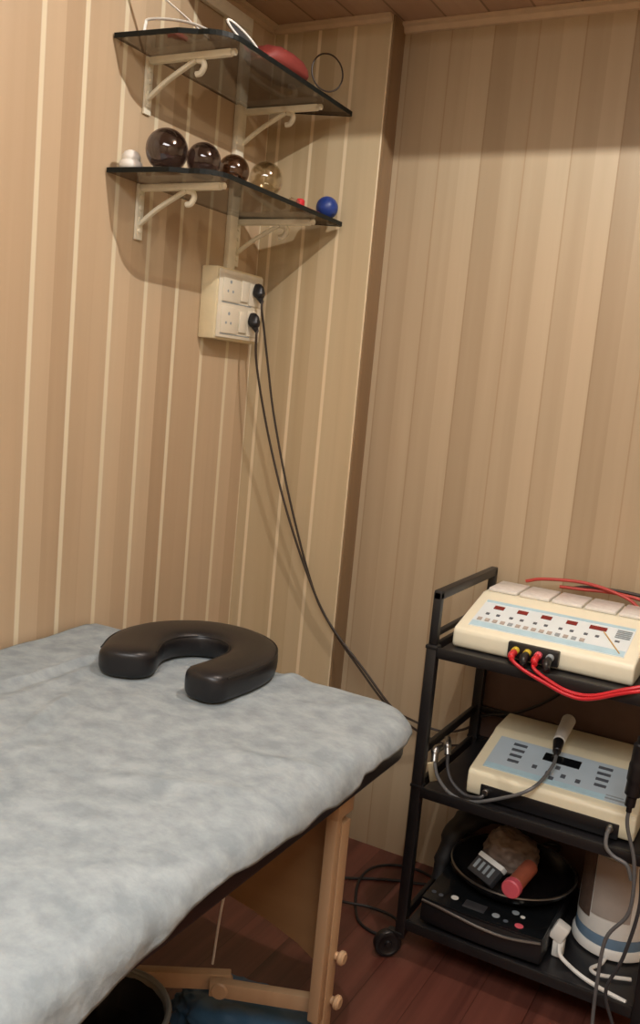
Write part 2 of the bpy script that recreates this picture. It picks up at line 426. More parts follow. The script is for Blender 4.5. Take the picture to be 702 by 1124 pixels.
for v in bm.verts:
    d = v.co-Vector((.262, 2.345, TL+.0315)); v.co += d*.02*noise.noise(d*220)
obj('rubber_ball', bm, 'blue_ball', label='blue rubber ball at the far end of the lower shelf', cat='ball')

# ------------------------------------------------------------------ things on the upper shelf
TU = ZU+.0107
t = thing('hot_water_bag', (.22, 2.08, TU), 'red rubber hot water bag lying on the far half of the upper shelf', 'hot water bag')
bm = BM()
bag = [(1.965, .014, .016), (1.975, .020, .02), (1.99, .024, .03), (2.01, .036, .052), (2.04, .041, .06), (2.08, .046, .062), (2.12, .048, .056), (2.15, .044, .05), (2.172, .03, .036), (2.18, .012, .02)]
tb = []
n = 28
for (y, w, h) in bag:
    ring = []
    for k in range(n):
        a = 2*PI*k/n
        cx = math.copysign(abs(math.cos(a))**.8, math.cos(a))*w*1.3; cz = math.copysign(abs(math.sin(a))**.8, math.sin(a))*h/2
        ring.append(bm.verts.new((.225+cx+.004*noise.noise(Vector((a, y*30, 0))), y, TU+h/2+cz+.0005+abs(.004*noise.noise(Vector((cx*40, y*30, 3)))))))
    tb.append(ring)
for A, B in zip(tb, tb[1:]):
    for k in range(n): bm.faces.new((A[k], A[(k+1) % n], B[(k+1) % n], B[k]))
bm.faces.new(tb[0]); bm.faces.new(tb[-1])
obj('rubber_body', bm, 'red', t)
bm = BM(); cyl(bm, (.228, 1.966, TU+.022), (.236, 1.936, TU+.026), .013, 20, .002); obj('stopper', bm, 'pink', t, label='pinkish red stopper')
bm = BM(); tube(bm, [(.30+.046*math.cos(a)*.55, 2.215+.046*math.cos(a)*.85, TU+.049+.047*math.sin(a)) for a in [2*PI*k/40 for k in range(40)]], .0022, 8, smooth=False, closed=True)
obj('wire_ring', bm, 'brown_cord', label='thin dark wire ring standing at the far end of the upper shelf', cat='ring')
t = thing('oval_paddle', (.24, 1.85, TU), 'dark oval paddle with a white rim near the middle of the upper shelf', 'paddle')
bm = BM(); tube(bm, [(.268+.0*a, 1.866+.068*math.cos(a), TU+.018-.012*math.cos(a)+.011*math.sin(a)) for a in [2*PI*k/40 for k in range(40)]], .0028, 8, smooth=False, closed=True)
obj('rim', bm, 'white_p', t, label='white rim')
bm = BM()
ring = [bm.verts.new((.2665, 1.866+.066*math.cos(a), TU+.018-.0118*math.cos(a)+.0102*math.sin(a))) for a in [2*PI*k/40 for k in range(40)]]
ring2 = [bm.verts.new((.2615, v.co.y, v.co.z)) for v in ring]
bm.faces.new(ring); bm.faces.new(ring2[::-1])
for k in range(40): bm.faces.new((ring[k], ring[(k+1) % 40], ring2[(k+1) % 40], ring2[k]))
obj('blade', bm, 'dkgrey', t)
bm = BM(); tube(bm, [(.075, 1.742, TU+.003), (.078, 1.742, TU+.02), (.085, 1.744, TU+.030), (.13, 1.765, TU+.033), (.18, 1.79, TU+.027), (.228, 1.818, TU+.010), (.25, 1.826, TU+.004)], .0034, 8, flat=(1.3, .7))
obj('bent_strip', bm, 'white_p', label='thin white bent plastic strip over the near end of the upper shelf', cat='strip')
bm = BM(); tube(bm, [(.06, 1.752, TU+.118), (.10, 1.775, TU+.086), (.15, 1.803, TU+.046), (.20, 1.826, TU+.0038)], .0036, 8, flat=(1.5, .7))
tube(bm, [(.06, 1.752, TU+.118), (.03, 1.752, TU+.124), (.005, 1.752, TU+.11)], .0036, 8, flat=(1.5, .7))
obj('leaning_rod', bm, 'white_p', label='white flat rod leaning from the upper shelf against the wall', cat='rod')
bm = BM(); tube(bm, [(.105, 1.79, TU+.009), (.115, 1.80, TU+.013), (.128, 1.81, TU+.012), (.138, 1.822, TU+.008)], [.006, .009, .0085, .006], 12)
obj('rubber_cup', bm, 'red_p', label='small red rubber cup under the white bent strip on the upper shelf', cat='cup')

# ------------------------------------------------------------------ switch board and the two plug leads
t = thing('switch_board', (0, 2.245, 1.512), 'cream electric switch board on the left wall below the shelves', 'switch board')
obj('back_box', box(BM(), (.001, 2.129, 1.512), (.056, 2.362, 1.712), .004), 'ivory', t)
fp = obj('face_plate', box(BM(), (.0562, 2.135, 1.518), (.061, 2.356, 1.706), .002), 'ivory_face', t)
for j, z in enumerate((1.568, 1.656)):
    pl = obj('socket_plate', box(BM(), (.0612, 2.150, z-.037), (.0642, 2.234, z+.037), .0012), 'ivory_face', t)
    for (dy, dz, r) in ((0, .018, .005), (-.012, -.008, .004), (.012, -.008, .004)):
        bm = BM(); cyl(bm, (.0635, 2.186+dy, z+dz), (.0646, 2.186+dy, z+dz), r, 16); obj('socket_hole', bm, 'dkgrey' if False else 'print_grey', pl, label='socket hole')
    s = obj('switch', box(BM(), (.0612, 2.240, z-.030), (.0665, 2.278, z+.030), .0018), 'ivory_face', t)
    p2 = obj('socket_plate', box(BM(), (.0612, 2.283, z-.037), (.0642, 2.351, z+.037), .0012), 'ivory_face', t)
for z in (1.568, 1.656): obj('seam_line', box(BM(), (.061, 2.150, z-.0408), (.0622, 2.30, z-.0385)), 'print_grey', t, label='grey seam under a row of switches', smooth=False)

cordA = [(.094, 2.307, 1.652), (.094, 2.308, 1.615), (.098, 2.322, 1.56), (.112, 2.340, 1.45), (.141, 2.355, 1.295), (.214, 2.365, 1.055), (.311, 2.380, .802), (.387, 2.388, .688), (.486, 2.40, .581), (.582, 2.41, .489), (.673, 2.445, .424), (.76, 2.466, .40), (.83, 2.470, .43), (.86, 2.470, .50)]
cordB = [(.092, 2.292, 1.566), (.092, 2.294, 1.53), (.092, 2.312, 1.44), (.133, 2.344, 1.239), (.210, 2.355, 1.027), (.301, 2.370, .829), (.378, 2.379, .707), (.505, 2.385, .588), (.60, 2.395, .496), (.653, 2.43, .459), (.748, 2.457, .44), (.83, 2.459, .48), (.858, 2.460, .54)]
for pts, z, y, lb in ((cordA, 1.668, 2.310, 'black plug and its dark cord in the upper socket of the switch board'), (cordB, 1.582, 2.296, 'black plug and its dark cord in the lower socket of the switch board')):
    t = thing('plug_cord', (.065, y, z), lb, 'plug with cord', 'plug cords on the switch board')
    bm = BM()
    secs = [(.0668, .014, .022), (.076, .016, .025), (.085, .0155, .024), (.092, .012, .019), (.096, .007, .010)]
    rings = []
    for (x, w, h) in secs:
        rings.append([bm.verts.new((x, y+w*(1-.3*math.sin(2*PI*k/20))*math.cos(2*PI*k/20), z+.2*(.066-x)+h*math.sin(2*PI*k/20)-(.004 if math.sin(2*PI*k/20) > 0 else 0))) for k in range(20)])
    for A, B in zip(rings, rings[1:]):
        for k in range(20): bm.faces.new((A[k], A[(k+1) % 20], B[(k+1) % 20], B[k]))
    bm.faces.new(rings[0]); bm.faces.new(rings[-1])
    cyl(bm, (.082, y, z-.020), (.092, y+.001, z-.038), .0105, 16, .002, .0055)
    obj('plug', bm, 'black_p', t)
    q = [(.0935, y+.001, z-.030)] + [p for p in pts if p[2] < z-.045]
    bm = BM(); tube(bm, q, .0036, 8); obj('cord', bm, 'brown_cord', t)

# ------------------------------------------------------------------ massage table
def rrect(x0, y0, x1, y1, r, n=8):
    out = []
    for cx, cy, a0 in ((x1-r, y0+r, -PI/2), (x1-r, y1-r, 0), (x0+r, y1-r, PI/2), (x0+r, y0+r, PI)):
        for k in range(n+1):
            a = a0+PI/2*k/n; out.append((cx+r*math.cos(a), cy+r*math.sin(a)))
    return out
tb = thing('massage_table', (.48, .85, 0), 'folding wooden massage table with a black padded top under a grey sheet', 'massage table')
obj('padded_top', prism(BM(), rrect(.02, -.04, .920, 1.770, .08), 'z', .654, .727, .010), 'vinyl', tb, label='black padded top')
bm = BM()
box(bm, (.845, .02, .635), (.865, 1.62, .6535), .002); box(bm, (.07, .02, .635), (.09, 1.62, .6535), .002)
box(bm, (.09, 1.60, .635), (.845, 1.62, .6535), .002); box(bm, (.09, .02, .635), (.845, .04, .6535), .002)
obj('frame_rail', bm, 'wood', tb)
for xo, s in ((.880, 1), (.076, -1)):
    for yo in (1.450, .16):
        x0, x1 = sorted((xo, xo+.026*s))
        lg = obj('leg', box(BM(), (x0, yo+.0235, .0), (x1, yo+.058, .6), .003), 'wood', tb)
        obj('upper_leg', box(BM(), (x0+.001, yo, .195), (x1-.001, yo+.023, .652), .003), 'wood', lg)
        bm = BM(); box(bm, (x0-.002, yo-.002, .615), (x1+.002, yo+.062, .653), .004); obj('leg_bracket', bm, 'wood', lg)
        for z in (.315, .22):
            bm = BM(); xa = x1 if s > 0 else x0
            cyl(bm, (xa, yo+.052, z), (xa+.006*s, yo+.052, z), .008, 16)
            cyl(bm, (xa+.006*s, yo+.052, z), (xa+.020*s, yo+.052, z), .014, 20, .004)
            obj('knob', bm, 'wood', lg)
        bm = BM(); box(bm, (x0-.001, yo+.0225, 0.0), (x1+.001, yo+.059, .018), .002); obj('foot', bm, 'black_p', lg)
def arch(y, a):
    bm = BM(); pts = [(.104, .634), (.104, .30)]
    for k in range(13):
        u = k/12; x = .104+(.878-.104)*u
        pts.append((x, .268+.085*math.sin(PI*u)**.7))
    pts += [(.878, .634)]
    prism(bm, pts, 'y', y, y+.012, .001); return bm
obj('end_panel', arch(1.510, 1), 'ply', tb); obj('end_panel', arch(.222, 1), 'ply', tb)
h = Vector((.685, 1.451, .2)); a = Vector((.395, 1.268, .2)); b_ = Vector((.862, 1.553, .203))
def bar(p, q, w, hh, bev=.002):
    p = Vector(p); q = Vector(q); d = q-p; L = d.length
    m = Matrix.Translation(p) @ d.to_track_quat('X', 'Z').to_matrix().to_4x4()
    return box(BM(), (0, -w/2, -hh/2), (L, w/2, hh/2), bev, mtx=m)
br_ = obj('folding_brace', bar(a+Vector((-.3, -.19, 0)), h+Vector((.012, .008, .0)), .022, .034), 'wood', tb)
obj('brace_arm', bar(h+Vector((-.012, -.03, -.002)), (.866, 1.500, .198), .02, .032), 'wood', br_)
bm = BM(); cyl(bm, h+Vector((.012, -.034, -.004)), h+Vector((-.004, .012, -.004)), .018, 20, .003); obj('hinge', bm, 'wood', br_)
bm = BM(); tube(bm, [(.655, 1.452, .222), (.70, 1.40, .40), (.765, 1.34, .60), (.79, 1.32, .653)], .0026, 8); obj('tie_cord', bm, 'white_p', tb, label='thin white tie cord')

# ---- sheet draped over the table
def hang(y):
    T = [(-.3, .10), (.55, .115), (.73, .103), (.84, .088), (.95, .070), (1.02, .066), (1.10, .071), (1.17, .074), (1.32, .079), (1.42, .084), (1.455, .082), (1.49, .068), (1.60, .066), (1.70, .068), (1.9, .07)]
    for (a, u), (b, v) in zip(T, T[1:]):
        if y <= b:
            f = (y-a)/(b-a); f = f*f*(3-2*f); return u+(v-u)*f
    return .06
ZS = .7395
X0, X1, Y0, Y1, RC, RR = .02, .882, -.06, 1.745, .07, .048
def cap(u, r):  # arc length -> outward, drop
    if u <= r*PI/2: return r*math.sin(u/r), r*(1-math.cos(u/r))
    return r+.10*(u-r*PI/2), r+(u-r*PI/2)
def sheet_point(s, t):
    # rounded rectangle distance
    cx, cy, hx, hy = (X0-.2+X1)/2, (Y0-.5+Y1)/2, (X1-X0+.2)/2-RC, (Y1-Y0+.5)/2-RC
    qx, qy = abs(s-cx)-hx, abs(t-cy)-hy
    ox, oy = max(qx, 0), max(qy, 0); L = math.hypot(ox, oy)
    d = L+min(max(qx, qy), 0)-RC
    w = Vector((s, t, 0))
    nz = .0065*noise.noise(w*3.1)+.0035*noise.noise(w*9+Vector((3, 1, 0)))+.0014*noise.noise(w*26)
    def ridge(a, b, wd, h):
        a = Vector(a); b = Vector(b); p = Vector((s, t)); e = b-a; f = max(0, min(1, (p-a).dot(e)/e.length_squared))
        dd = (p-(a+e*f)).length; fade = min(1, min(f, 1-f)*4+.15)
        return h*math.exp(-(dd/wd)**2)*fade
    nz += ridge((.19, 1.18), (.215, 1.60), .012, .009)+ridge((.30, 1.05), (.25, 1.50), .02, .006)-ridge((.235, 1.20), (.235, 1.55), .012, .004)
    nz += ridge((.42, 1.10), (.33, 1.36), .014, .006)-ridge((.45, 1.12), (.36, 1.36), .012, .004)
    nz += ridge((.60, 1.72), (.66, 1.86), .022, .014)+ridge((.70, 1.60), (.86, 1.72), .02, .004)+ridge((.74, 1.30), (.92, 1.38), .02, .005)+ridge((.62, 1.10), (.90, 1.22), .018, .004)
    if d <= 0:
        k = max(0, min(1, (d+.02)/.02)) if d > -.02 else 0
        return Vector((s, t, ZS+nz+.0045+.004*(1-k)))
    nx = math.copysign(ox/L, s-cx) if L else 0; ny = math.copysign(oy/L, t-cy) if L else 0
    bx, by = s-nx*d, t-ny*d
    o, dr = cap(d, RR)
    wav = (.006*noise.noise(Vector((t*9, s*9, 1)))+.004*noise.noise(Vector((t*25, s*25, 4))))*min(1, d/.05)
    o += wav+.008
    return Vector((bx+nx*o, by+ny*o, ZS+nz*max(0, 1-d/.06)+.0045-dr))
bm = BM(); NX, NY = 190, 330; grid = []
for j in range(NY+1):
    row = []
    for i in range(NX+1):
        u, v = i/NX, j/NY
        ymax = 1.735+.066+.012*noise.noise(Vector((u*6, 0, 2)))
        t_ = -.25+(ymax+.25)*v
        s_ = .016+(X1+hang(t_)+.006*noise.noise(Vector((0, t_*14, 8)))-.016)*u
        # pull the two hems in at the far corner so that the cloth does not point outwards
        c = max(0, (u-.86)/.14)*max(0, (v-.93)/.07)
        s2, t2 = s_-.03*c, t_-.035*c
        row.append(bm.verts.new(sheet_point(s2, t2)))
    grid.append(row)
for j in range(NY):
    for i in range(NX): bm.faces.new((grid[j][i], grid[j][i+1], grid[j+1][i+1], grid[j+1][i]))
so = obj('bed_sheet', bm, 'sheet', label='light grey nonwoven sheet draped over the massage table', cat='sheet', ang=180)
md = so.modifiers.new('thick', 'SOLIDIFY'); md.thickness = .0012; md.offset = 1

# ---- horseshoe cushion
fc = thing('face_cushion', (.41, 1.64, .75), 'black vinyl horseshoe shaped face cushion on the grey sheet', 'cushion')
def sweep_cushion(path, zb, h, nseg=28):
    bm = BM(); P = smooth_pts([(p[0], p[1], 0) for p in path], 9)
    Wd = smooth_pts([(p[2], 0, 0) for p in path], 9)
    N = len(P); secs = []
    def frame(i):
        d = (P[min(i+1, N-1)]-P[max(i-1, 0)]); d.normalize(); return d, Vector((-d.y, d.x, 0))
    # rounded tips
    capn = 7
    for k in range(capn):
        a = PI/2*(1-k/capn); d, nn = frame(0); w = Wd[0].x/2
        secs.append((P[0]-d*w*.72*math.sin(a), nn, w*max(.02, math.cos(a))**.75, max(.06, math.cos(a))**.28))
    for i in range(N): d, nn = frame(i); secs.append((P[i], nn, Wd[i].x/2, 1))
    for k in range(1, capn+1):
        a = PI/2*k/capn; d, nn = frame(N-1); w = Wd[-1].x/2
        secs.append((P[-1]+d*w*.72*math.sin(a), nn, w*max(.02, math.cos(a))**.75, max(.06, math.cos(a))**.28))
    rings = []
    for c, nn, w, hs in secs:
        r = []
        for k in range(nseg):
            a = 2*PI*k/nseg
            ex = math.copysign(abs(math.cos(a))**.5, math.cos(a)); ez = math.copysign(abs(math.sin(a))**.55, math.sin(a))
            if ez > 0: ez = ez*(1+.10*(1-ex*ex))/1.1
            r.append(bm.verts.new(c+nn*w*ex+Vector((0, 0, zb+h/2+h/2*ez*hs))))
        rings.append(r)
    for A, B in zip(rings, rings[1:]):
        for k in range(nseg): bm.faces.new((A[k], A[(k+1) % nseg], B[(k+1) % nseg], B[k]))
    bm.faces.new(rings[0]); bm.faces.new(rings[-1])
    return bm
path = [(.333, 1.515, .128), (.292, 1.60, .13), (.292, 1.69, .132), (.345, 1.762, .13), (.425, 1.782, .125), (.50, 1.75, .118), (.545, 1.68, .112), (.556, 1.60, .108), (.55, 1.512, .105)]
obj('pad', sweep_cushion(path, .7475, .068), 'vinyl', fc, ang=180)
def offset_line(side, z):
    P = smooth_pts([(p[0], p[1], 0) for p in path], 6); Wd = smooth_pts([(p[2], 0, 0) for p in path], 6); out = []
    for i in range(len(P)):
        d = P[min(i+1, len(P)-1)]-P[max(i-1, 0)]; d.normalize(); nn = Vector((-d.y, d.x, 0))
        out.append(P[i]+nn*side*(Wd[i].x/2*.955)+Vector((0, 0, z+.008)))
    return out
for s in (-1, 1):
    bm = BM(); tube(bm, offset_line(s, .7955), .0016, 6, smooth=False); obj('seam', bm, 'vinyl', fc)

# ---- under the table: bin and blue bag on the floor
t = thing('waste_bin', (.60, 1.19, 0), 'translucent round waste bin lined with a black bag under the table', 'waste bin')
lo = Matrix.Translation((.60, 1.175, 0))
obj('bucket', lathe(BM(), [(0, .001), (.085, .001), (.09, .006), (.122, .26), (.119, .26), (.087, .01), (0, .006)], 48, lo), 'bin', t)
bm = BM(); tube(bm, [(.60+.123*math.cos(a), 1.175+.123*math.sin(a), .262) for a in [2*PI*k/48 for k in range(48)]], .0055, 8, smooth=False, closed=True); obj('rim', bm, 'bin', t)
bm = BM(); lathe(bm, [(.116, .252), (.105, .235), (.09, .20), (.05, .185), (0, .19)], 48, lo)
for v in bm.verts: v.co += Vector((0, 0, .012*noise.noise(v.co*28)))
obj('liner', bm, 'leather', t, label='black bin liner')
def lump(bm, c, rx, ry, rz, amp=.25, fr=9, sub=4, seed=0):
    t = bmesh.new(); bmesh.ops.create_icosphere(t, subdivisions=sub, radius=1)
    for v in t.verts:
        n = v.co.normalized(); k = 1+amp*noise.noise(n*fr*.3+Vector((seed, 0, 0)))+amp*.5*noise.noise(n*fr+Vector((seed, 5, 0)))
        co = Vector((n.x*rx*k, n.y*ry*k, n.z*rz*k)); co.z = max(co.z, -rz*.8); v.co = co+Vector(c)
    merge(bm, t); return bm
bm = lump(BM(), (.70, 1.53, .052), .19, .11, .062, .2, 6, 5, 3)
bm2 = min(v.co.z for v in bm.verts); bmesh.ops.translate(bm, vec=(0, 0, .001-bm2), verts=bm.verts)
obj('plastic_bag', bm, 'blue_bag', label='crumpled dark blue plastic bag on the floor under the table', cat='bag', ang=60)

# ------------------------------------------------------------------ trolley
TX0, TX1, TY0, TY1 = .832, 1.432, 2.008, 2.446
tr = thing('equipment_trolley', (1.13, 2.22, 0), 'black metal three shelf trolley on casters carrying the electronic units', 'trolley')
ZT, ZM, ZB = .818, .464, .112
def tray(z, lab=None):
    bm = BM()
    box(bm, (TX0+.027, TY0+.005, z-.012), (TX1-.027, TY1-.005, z-.008), 0)
    s = obj('shelf', bm, 'black_board', tr)
    bm = BM()
    for (a, b) in (((TX0+.026, TY0, z-.026), (TX1-.026, TY0+.012, z)), ((TX0+.026, TY1-.012, z-.026), (TX1-.026, TY1, z)), ((TX0+.002, TY0+.026, z-.026), (TX0+.014, TY1-.026, z)), ((TX1-.014, TY0+.026, z-.026), (TX1-.002, TY1-.026, z))):
        box(bm, a, b, .002)
    obj('lip', bm, 'black_metal', s)
    return s
for z in (ZT, ZM, ZB): tray(z)
for x in (TX0, TX1-.026):
    for y in (TY0, TY1-.026):
        bm = BM(); box(bm, (x, y, .062), (x+.026, y+.026, .822), .002); box(bm, (x-.002, y-.002, ZT-.006), (x+.028, y+.028, ZT+.002), .001); box(bm, (x-.002, y-.002, ZM-.004), (x+.028, y+.028, ZM+.003), .001)
        p = obj('post', bm, 'black_metal', tr)
        bm = BM(); box(bm, (x+.003, y+.003, .8225), (x+.023, y+.023, .951), .002); obj('post_extension', bm, 'black_metal', p)
for x in (TX0+.003, TX1-.023):
    bm = BM(); box(bm, (x, TY0+.003, .932), (x+.020, TY1-.003, .955), .003); obj('top_rail', bm, 'black_metal', tr)
    bm = BM(); box(bm, (x, TY0+.024, .838), (x+.014, TY1-.024, .850), .002); obj('side_rail', bm, 'black_metal', tr)
    bm = BM(); box(bm, (x+.002, TY0+.024, .536), (x+.014, TY1-.024, .558), .002); obj('side_rail', bm, 'black_metal', tr)
bm = BM(); box(bm, (TX0+.024, TY1-.018, .536), (TX1-.024, TY1-.006, .556), .002); obj('back_rail', bm, 'black_metal', tr)
M['brown_backing'] = mat('dark brown backing', (96, 74, 65), .6)
obj('dark_backing', box(BM(), (TX0+.02, TY1+.0005, ZB-.02), (TX1-.02, TY1+.0035, ZT-.03), .001), 'brown_backing', tr)  # thin dark backing, darkens the view between the shelves
for x, y in ((TX0+.006, TY0+.004), (TX1-.02, TY0+.004), (TX0+.006, TY1-.02), (TX1-.02, TY1-.02)):
    c = Vector((x-.022, y-.004, .036)) if x < 1 else Vector((x+.02, y+.0, .036))
    d = Vector((.62, -.78, 0)).normalized()
    bm = BM(); R_ = .0355
    lathe(bm, [(0, -.012), (.018, -.012), (.028, -.012), (R_-.003, -.011), (R_, -.007), (R_, .007), (R_-.003, .011), (.026, .012), (.022, .009), (.010, .009), (.008, .014), (0, .014)], 36, disc_mtx(c, d))
    w = obj('caster', bm, 'black_p', tr)
    bm = BM(); cyl(bm, (x+.004, y+.010, .055), (x+.004, y+.010, .0635), .013, 16, .001)
    box(bm, (min(x, c.x)-.004, y-.006, .0725-.008), (max(x, c.x)+.014, y+.014, .0765-.003), .002); obj('fork', bm, 'black_metal', w)

# ------------------------------------------------------------------ top electrotherapy unit
def P3(o, u, v, a, b): return Vector(o)+Vector(u)*a+Vector(v)*b
def tile(bm, O, U, V, N, u0, v0, u1, v1, h=.0012, base=0):
    pts = [P3(O, U, V, a, b)+N*base for a, b in ((u0, v0), (u1, v0), (u1, v1), (u0, v1))]
    lo_ = [bm.verts.new(p) for p in pts]; hi_ = [bm.verts.new(p+N*h) for p in pts]
    bm.faces.new(lo_); bm.faces.new(hi_)
    for i in range(4): bm.faces.new((lo_[i], lo_[(i+1) % 4], hi_[(i+1) % 4], hi_[i]))
    return bm
zt = ZT-.008+.0015
d1 = thing('electrotherapy_unit', (1.08, 2.25, ZT-.007), 'cream electrotherapy unit with five small red displays on the top trolley shelf', 'electrotherapy unit')
yf, yb = 2.072, 2.425
prof = [(yf+.006, zt), (yf, zt+.010), (yf, zt+.042), (yf+.006, zt+.050), (2.262, .914), (2.275, .918), (yb, .918), (yb, zt)]
obj('casing', prism(BM(), prof, 'x', .872, 1.300, .006, seg=3), 'cream', d1, ang=50)
O = Vector((.872, yf+.006, zt+.050)); U = Vector((.428, 0, 0)); V = Vector((0, 2.262-yf-.006, .914-zt-.050)); N = U.cross(V).normalized()
cp = obj('control_panel', tile(BM(), O, U, V, N, .065, .10, .93, .84, .0014, .0002), 'panel1', d1, smooth=False)
H = .0016
def up(name, m, rects, parent=cp, h=.001, base=H, label=None, sm=False):
    bm = BM()
    for r in rects: tile(bm, O, U, V, N, *r, h, base)
    return obj(name, bm, m, parent, smooth=sm, label=label)
up('printed_band', 'blue_line', [(.07, .115, .925, .235), (.07, .775, .925, .83)], label='light blue printed band')
for i, u in enumerate((.135, .275, .415, .56)):
    up('display', 'dred', [(u, .62, u+.060, .71)], h=.0014, label='small dark red display window')
up('display', 'dred', [(.69, .62, .785, .71)], h=.0014, label='wide dark red display window')
for i, u in enumerate((.115, .255, .395, .54, .68)):
    for du in (0, .062): up('button', 'print_dark', [(u+du, .44, u+du+.020, .485)], h=.0016)
for k in range(14):
    u = .09+k*.045
    up('touch_key', 'taupe' if k not in (4, 10, 12) else 'print_grey', [(u, .26, u+.026, .33)], h=.0012, base=H+.001)
up('printed_text', 'print_grey', [(.84, .70-.045*k, .92, .72-.045*k) for k in range(5)], label='small grey printed lines', base=H+.0012)
up('touch_key', 'print_dark', [(.85, .42, .875, .455)], h=.0014)
bm = BM()
a, b = P3(O, U, V, .775, .60)+N*.003, P3(O, U, V, .90, .16)+N*.003
tube(bm, [a, b], .0016, 6, smooth=False); obj('printed_stripe', bm, 'print_orange', cp, label='yellow brown printed stripe')
for k in range(5):
    x = .883+k*.083
    obj('cover_flap', box(BM(), (x, 2.285, .9185), (x+.077, 2.405, .928), .003), 'flap', d1)
bm = BM(); box(bm, (1.015, yf-.017, zt+.010), (1.135, yf, zt+.047), .003); cb = obj('connector_block', bm, 'black_p', d1)
plugs = [(1.036, 'red_cord', 'yellow'), (1.064, 'black_p', 'yellow'), (1.090, 'red_cord', 'pink'), (1.117, 'black_p', 'print_grey')]
for i, (x, m, tip) in enumerate(plugs):
    bm = BM(); cyl(bm, (x, yf-.017, zt+.031), (x, yf-.030, zt+.030), .009, 16, .001); obj('socket_ring', bm, tip, cb)
# leads plugged into it
red1 = [(1.036, 2.040, .839), (1.037, 2.020, .838), (1.045, 2.000, .832), (1.075, 1.992, .818), (1.12, 1.993, .802), (1.175, 1.997, .784), (1.225, 1.997, .786), (1.30, 1.998, .819), (1.36, 2.01, .835), (1.42, 2.03, .835)]
red2 = [(1.090, 2.040, .839), (1.090, 2.020, .836), (1.094, 2.002, .826), (1.12, 2.000, .811), (1.175, 2.003, .791), (1.23, 2.003, .794), (1.30, 2.004, .826), (1.36, 2.02, .845), (1.42, 2.04, .842)]
for pts, lb in ((red1, 'red lead plugged into the leftmost socket of the top unit'), (red2, 'red lead plugged into the third socket of the top unit')):
    t = thing('red_lead', pts[0], lb, 'lead', 'red leads on the top unit')
    p0 = Vector(pts[0]); bm = BM(); tube(bm, [p0+Vector((0, .000, 0)), p0+Vector((0, -.020, -.001)), p0+Vector((.006, -.036, -.006))], [.0085, .0085, .006], 12); obj('plug', bm, 'red_cord', t)
    bm = BM(); tube(bm, pts[1:], .0042, 8); obj('wire', bm, 'red_cord', t)
for x, lb in ((1.064, 'black plug between the two red plugs on the top unit'), (1.117, 'black plug rightmost in the socket block of the top unit')):
    bm = BM(); tube(bm, [(x, 2.0405, .839), (x, 2.022, .837), (x+.006, 2.004, .828), (x+.010, 2.0, .826)], [.009, .010, .008, .006], 12)
    obj('lead_plug', bm, 'black_p', label=lb, cat='plug', group='black plugs on the top unit')
# coil of red and black leads behind the unit
for k, (h, xo, m, lb) in enumerate(((.948, .94, 'red_c', 'upper dull red cable arching behind the top unit'), (.936, 1.03, 'red_c', 'lower dull red cable arching behind the top unit'), (.944, 1.06, 'brown_cord', 'dark brown cable arching behind the top unit'))):
    bm = BM(); tube(bm, [(xo, 2.428+.011*k, .9335), (xo+.05, 2.430+.011*k, h), (xo+.16, 2.436+.011*k, h+.008-.003*k), (xo+.27, 2.43+.011*k, h-.012), (xo+.33, 2.43+.011*k, h-.055), (1.385, 2.44+.008*k, .85-.009*k)], .0045, 8)
    obj('coiled_cable', bm, m, label=lb, cat='cable', group='cables behind the top unit')

# ------------------------------------------------------------------ middle ultrasound unit
zm = ZM-.008+.0015
d2 = thing('ultrasound_unit', (1.15, 2.22, ZM-.007), 'cream ultrasound therapy unit with a pale blue keypad on the middle trolley shelf', 'ultrasound unit')
yf2 = 2.056
prof = [(yf2+.004, zm+.006), (yf2, zm+.030), (yf2+.002, zm+.062), (yf2+.010, zm+.070), (2.235, .566), (2.255, .574), (2.37, .578), (2.385, .570), (2.388, zm+.006)]
obj('casing', prism(BM(), prof, 'x', .955, 1.352, .006, seg=3), 'cream2', d2, ang=50)
O = Vector((.955, yf2+.010, zm+.070)); U = Vector((.397, 0, 0)); V = Vector((0, 2.235-yf2-.010, .566-zm-.070)); N = U.cross(V).normalized()
bm = BM(); tile(bm, O, U, V, N, .07, .10, .945, .93, .0014, .0002)
cp2 = obj('keypad', bm, 'panel2', d2, smooth=False)
def up2(*a, **k): return up(*a, parent=cp2, **k)
up2('printed_band', 'blue_line', [(.075, .105, .80, .22)], label='light blue printed band')
for g, u0 in enumerate((.17, .70)):
    for k in range(4): up2('symbol_row', 'print_dark', [(u0+.005*k-.012*k*0, .78-.14*k, u0+.085, .84-.14*k)], h=.001)
up2('display', 'lcd', [(.375, .62, .60, .80)], h=.002, label='black display window')
for (u, v) in ((.34, .36), (.43, .30), (.47, .48), (.46, .20), (.52, .32), (.61, .30)): up2('button', 'print_dark', [(u, v, u+.028, v+.075)], h=.002)
up2('printed_text', 'print_grey', [(.80, .15, .93, .18), (.80, .22, .90, .24)], label='small grey printed lines')
bm = BM(); box(bm, (.992, yf2-.003, zm+.004), (1.318, yf2+.004, zm+.040), .002); cbb = obj('connector_bay', bm, 'black_p', d2)
bm = BM(); cyl(bm, (1.008, yf2-.003, zm+.026), (1.008, yf2-.016, zm+.026), .008, 16, .001); cyl(bm, (1.300, yf2-.003, zm+.030), (1.300, yf2-.018, zm+.030), .008, 16, .001); obj('jack', bm, 'steel', cbb)
for xx in (.98, 1.32):
    for yy in (2.09, 2.35):
        bm = BM(); cyl(bm, (xx, yy, ZM-.0078), (xx, yy, zm+.0065), .012, 14); obj('foot', bm, 'black_p', d2)
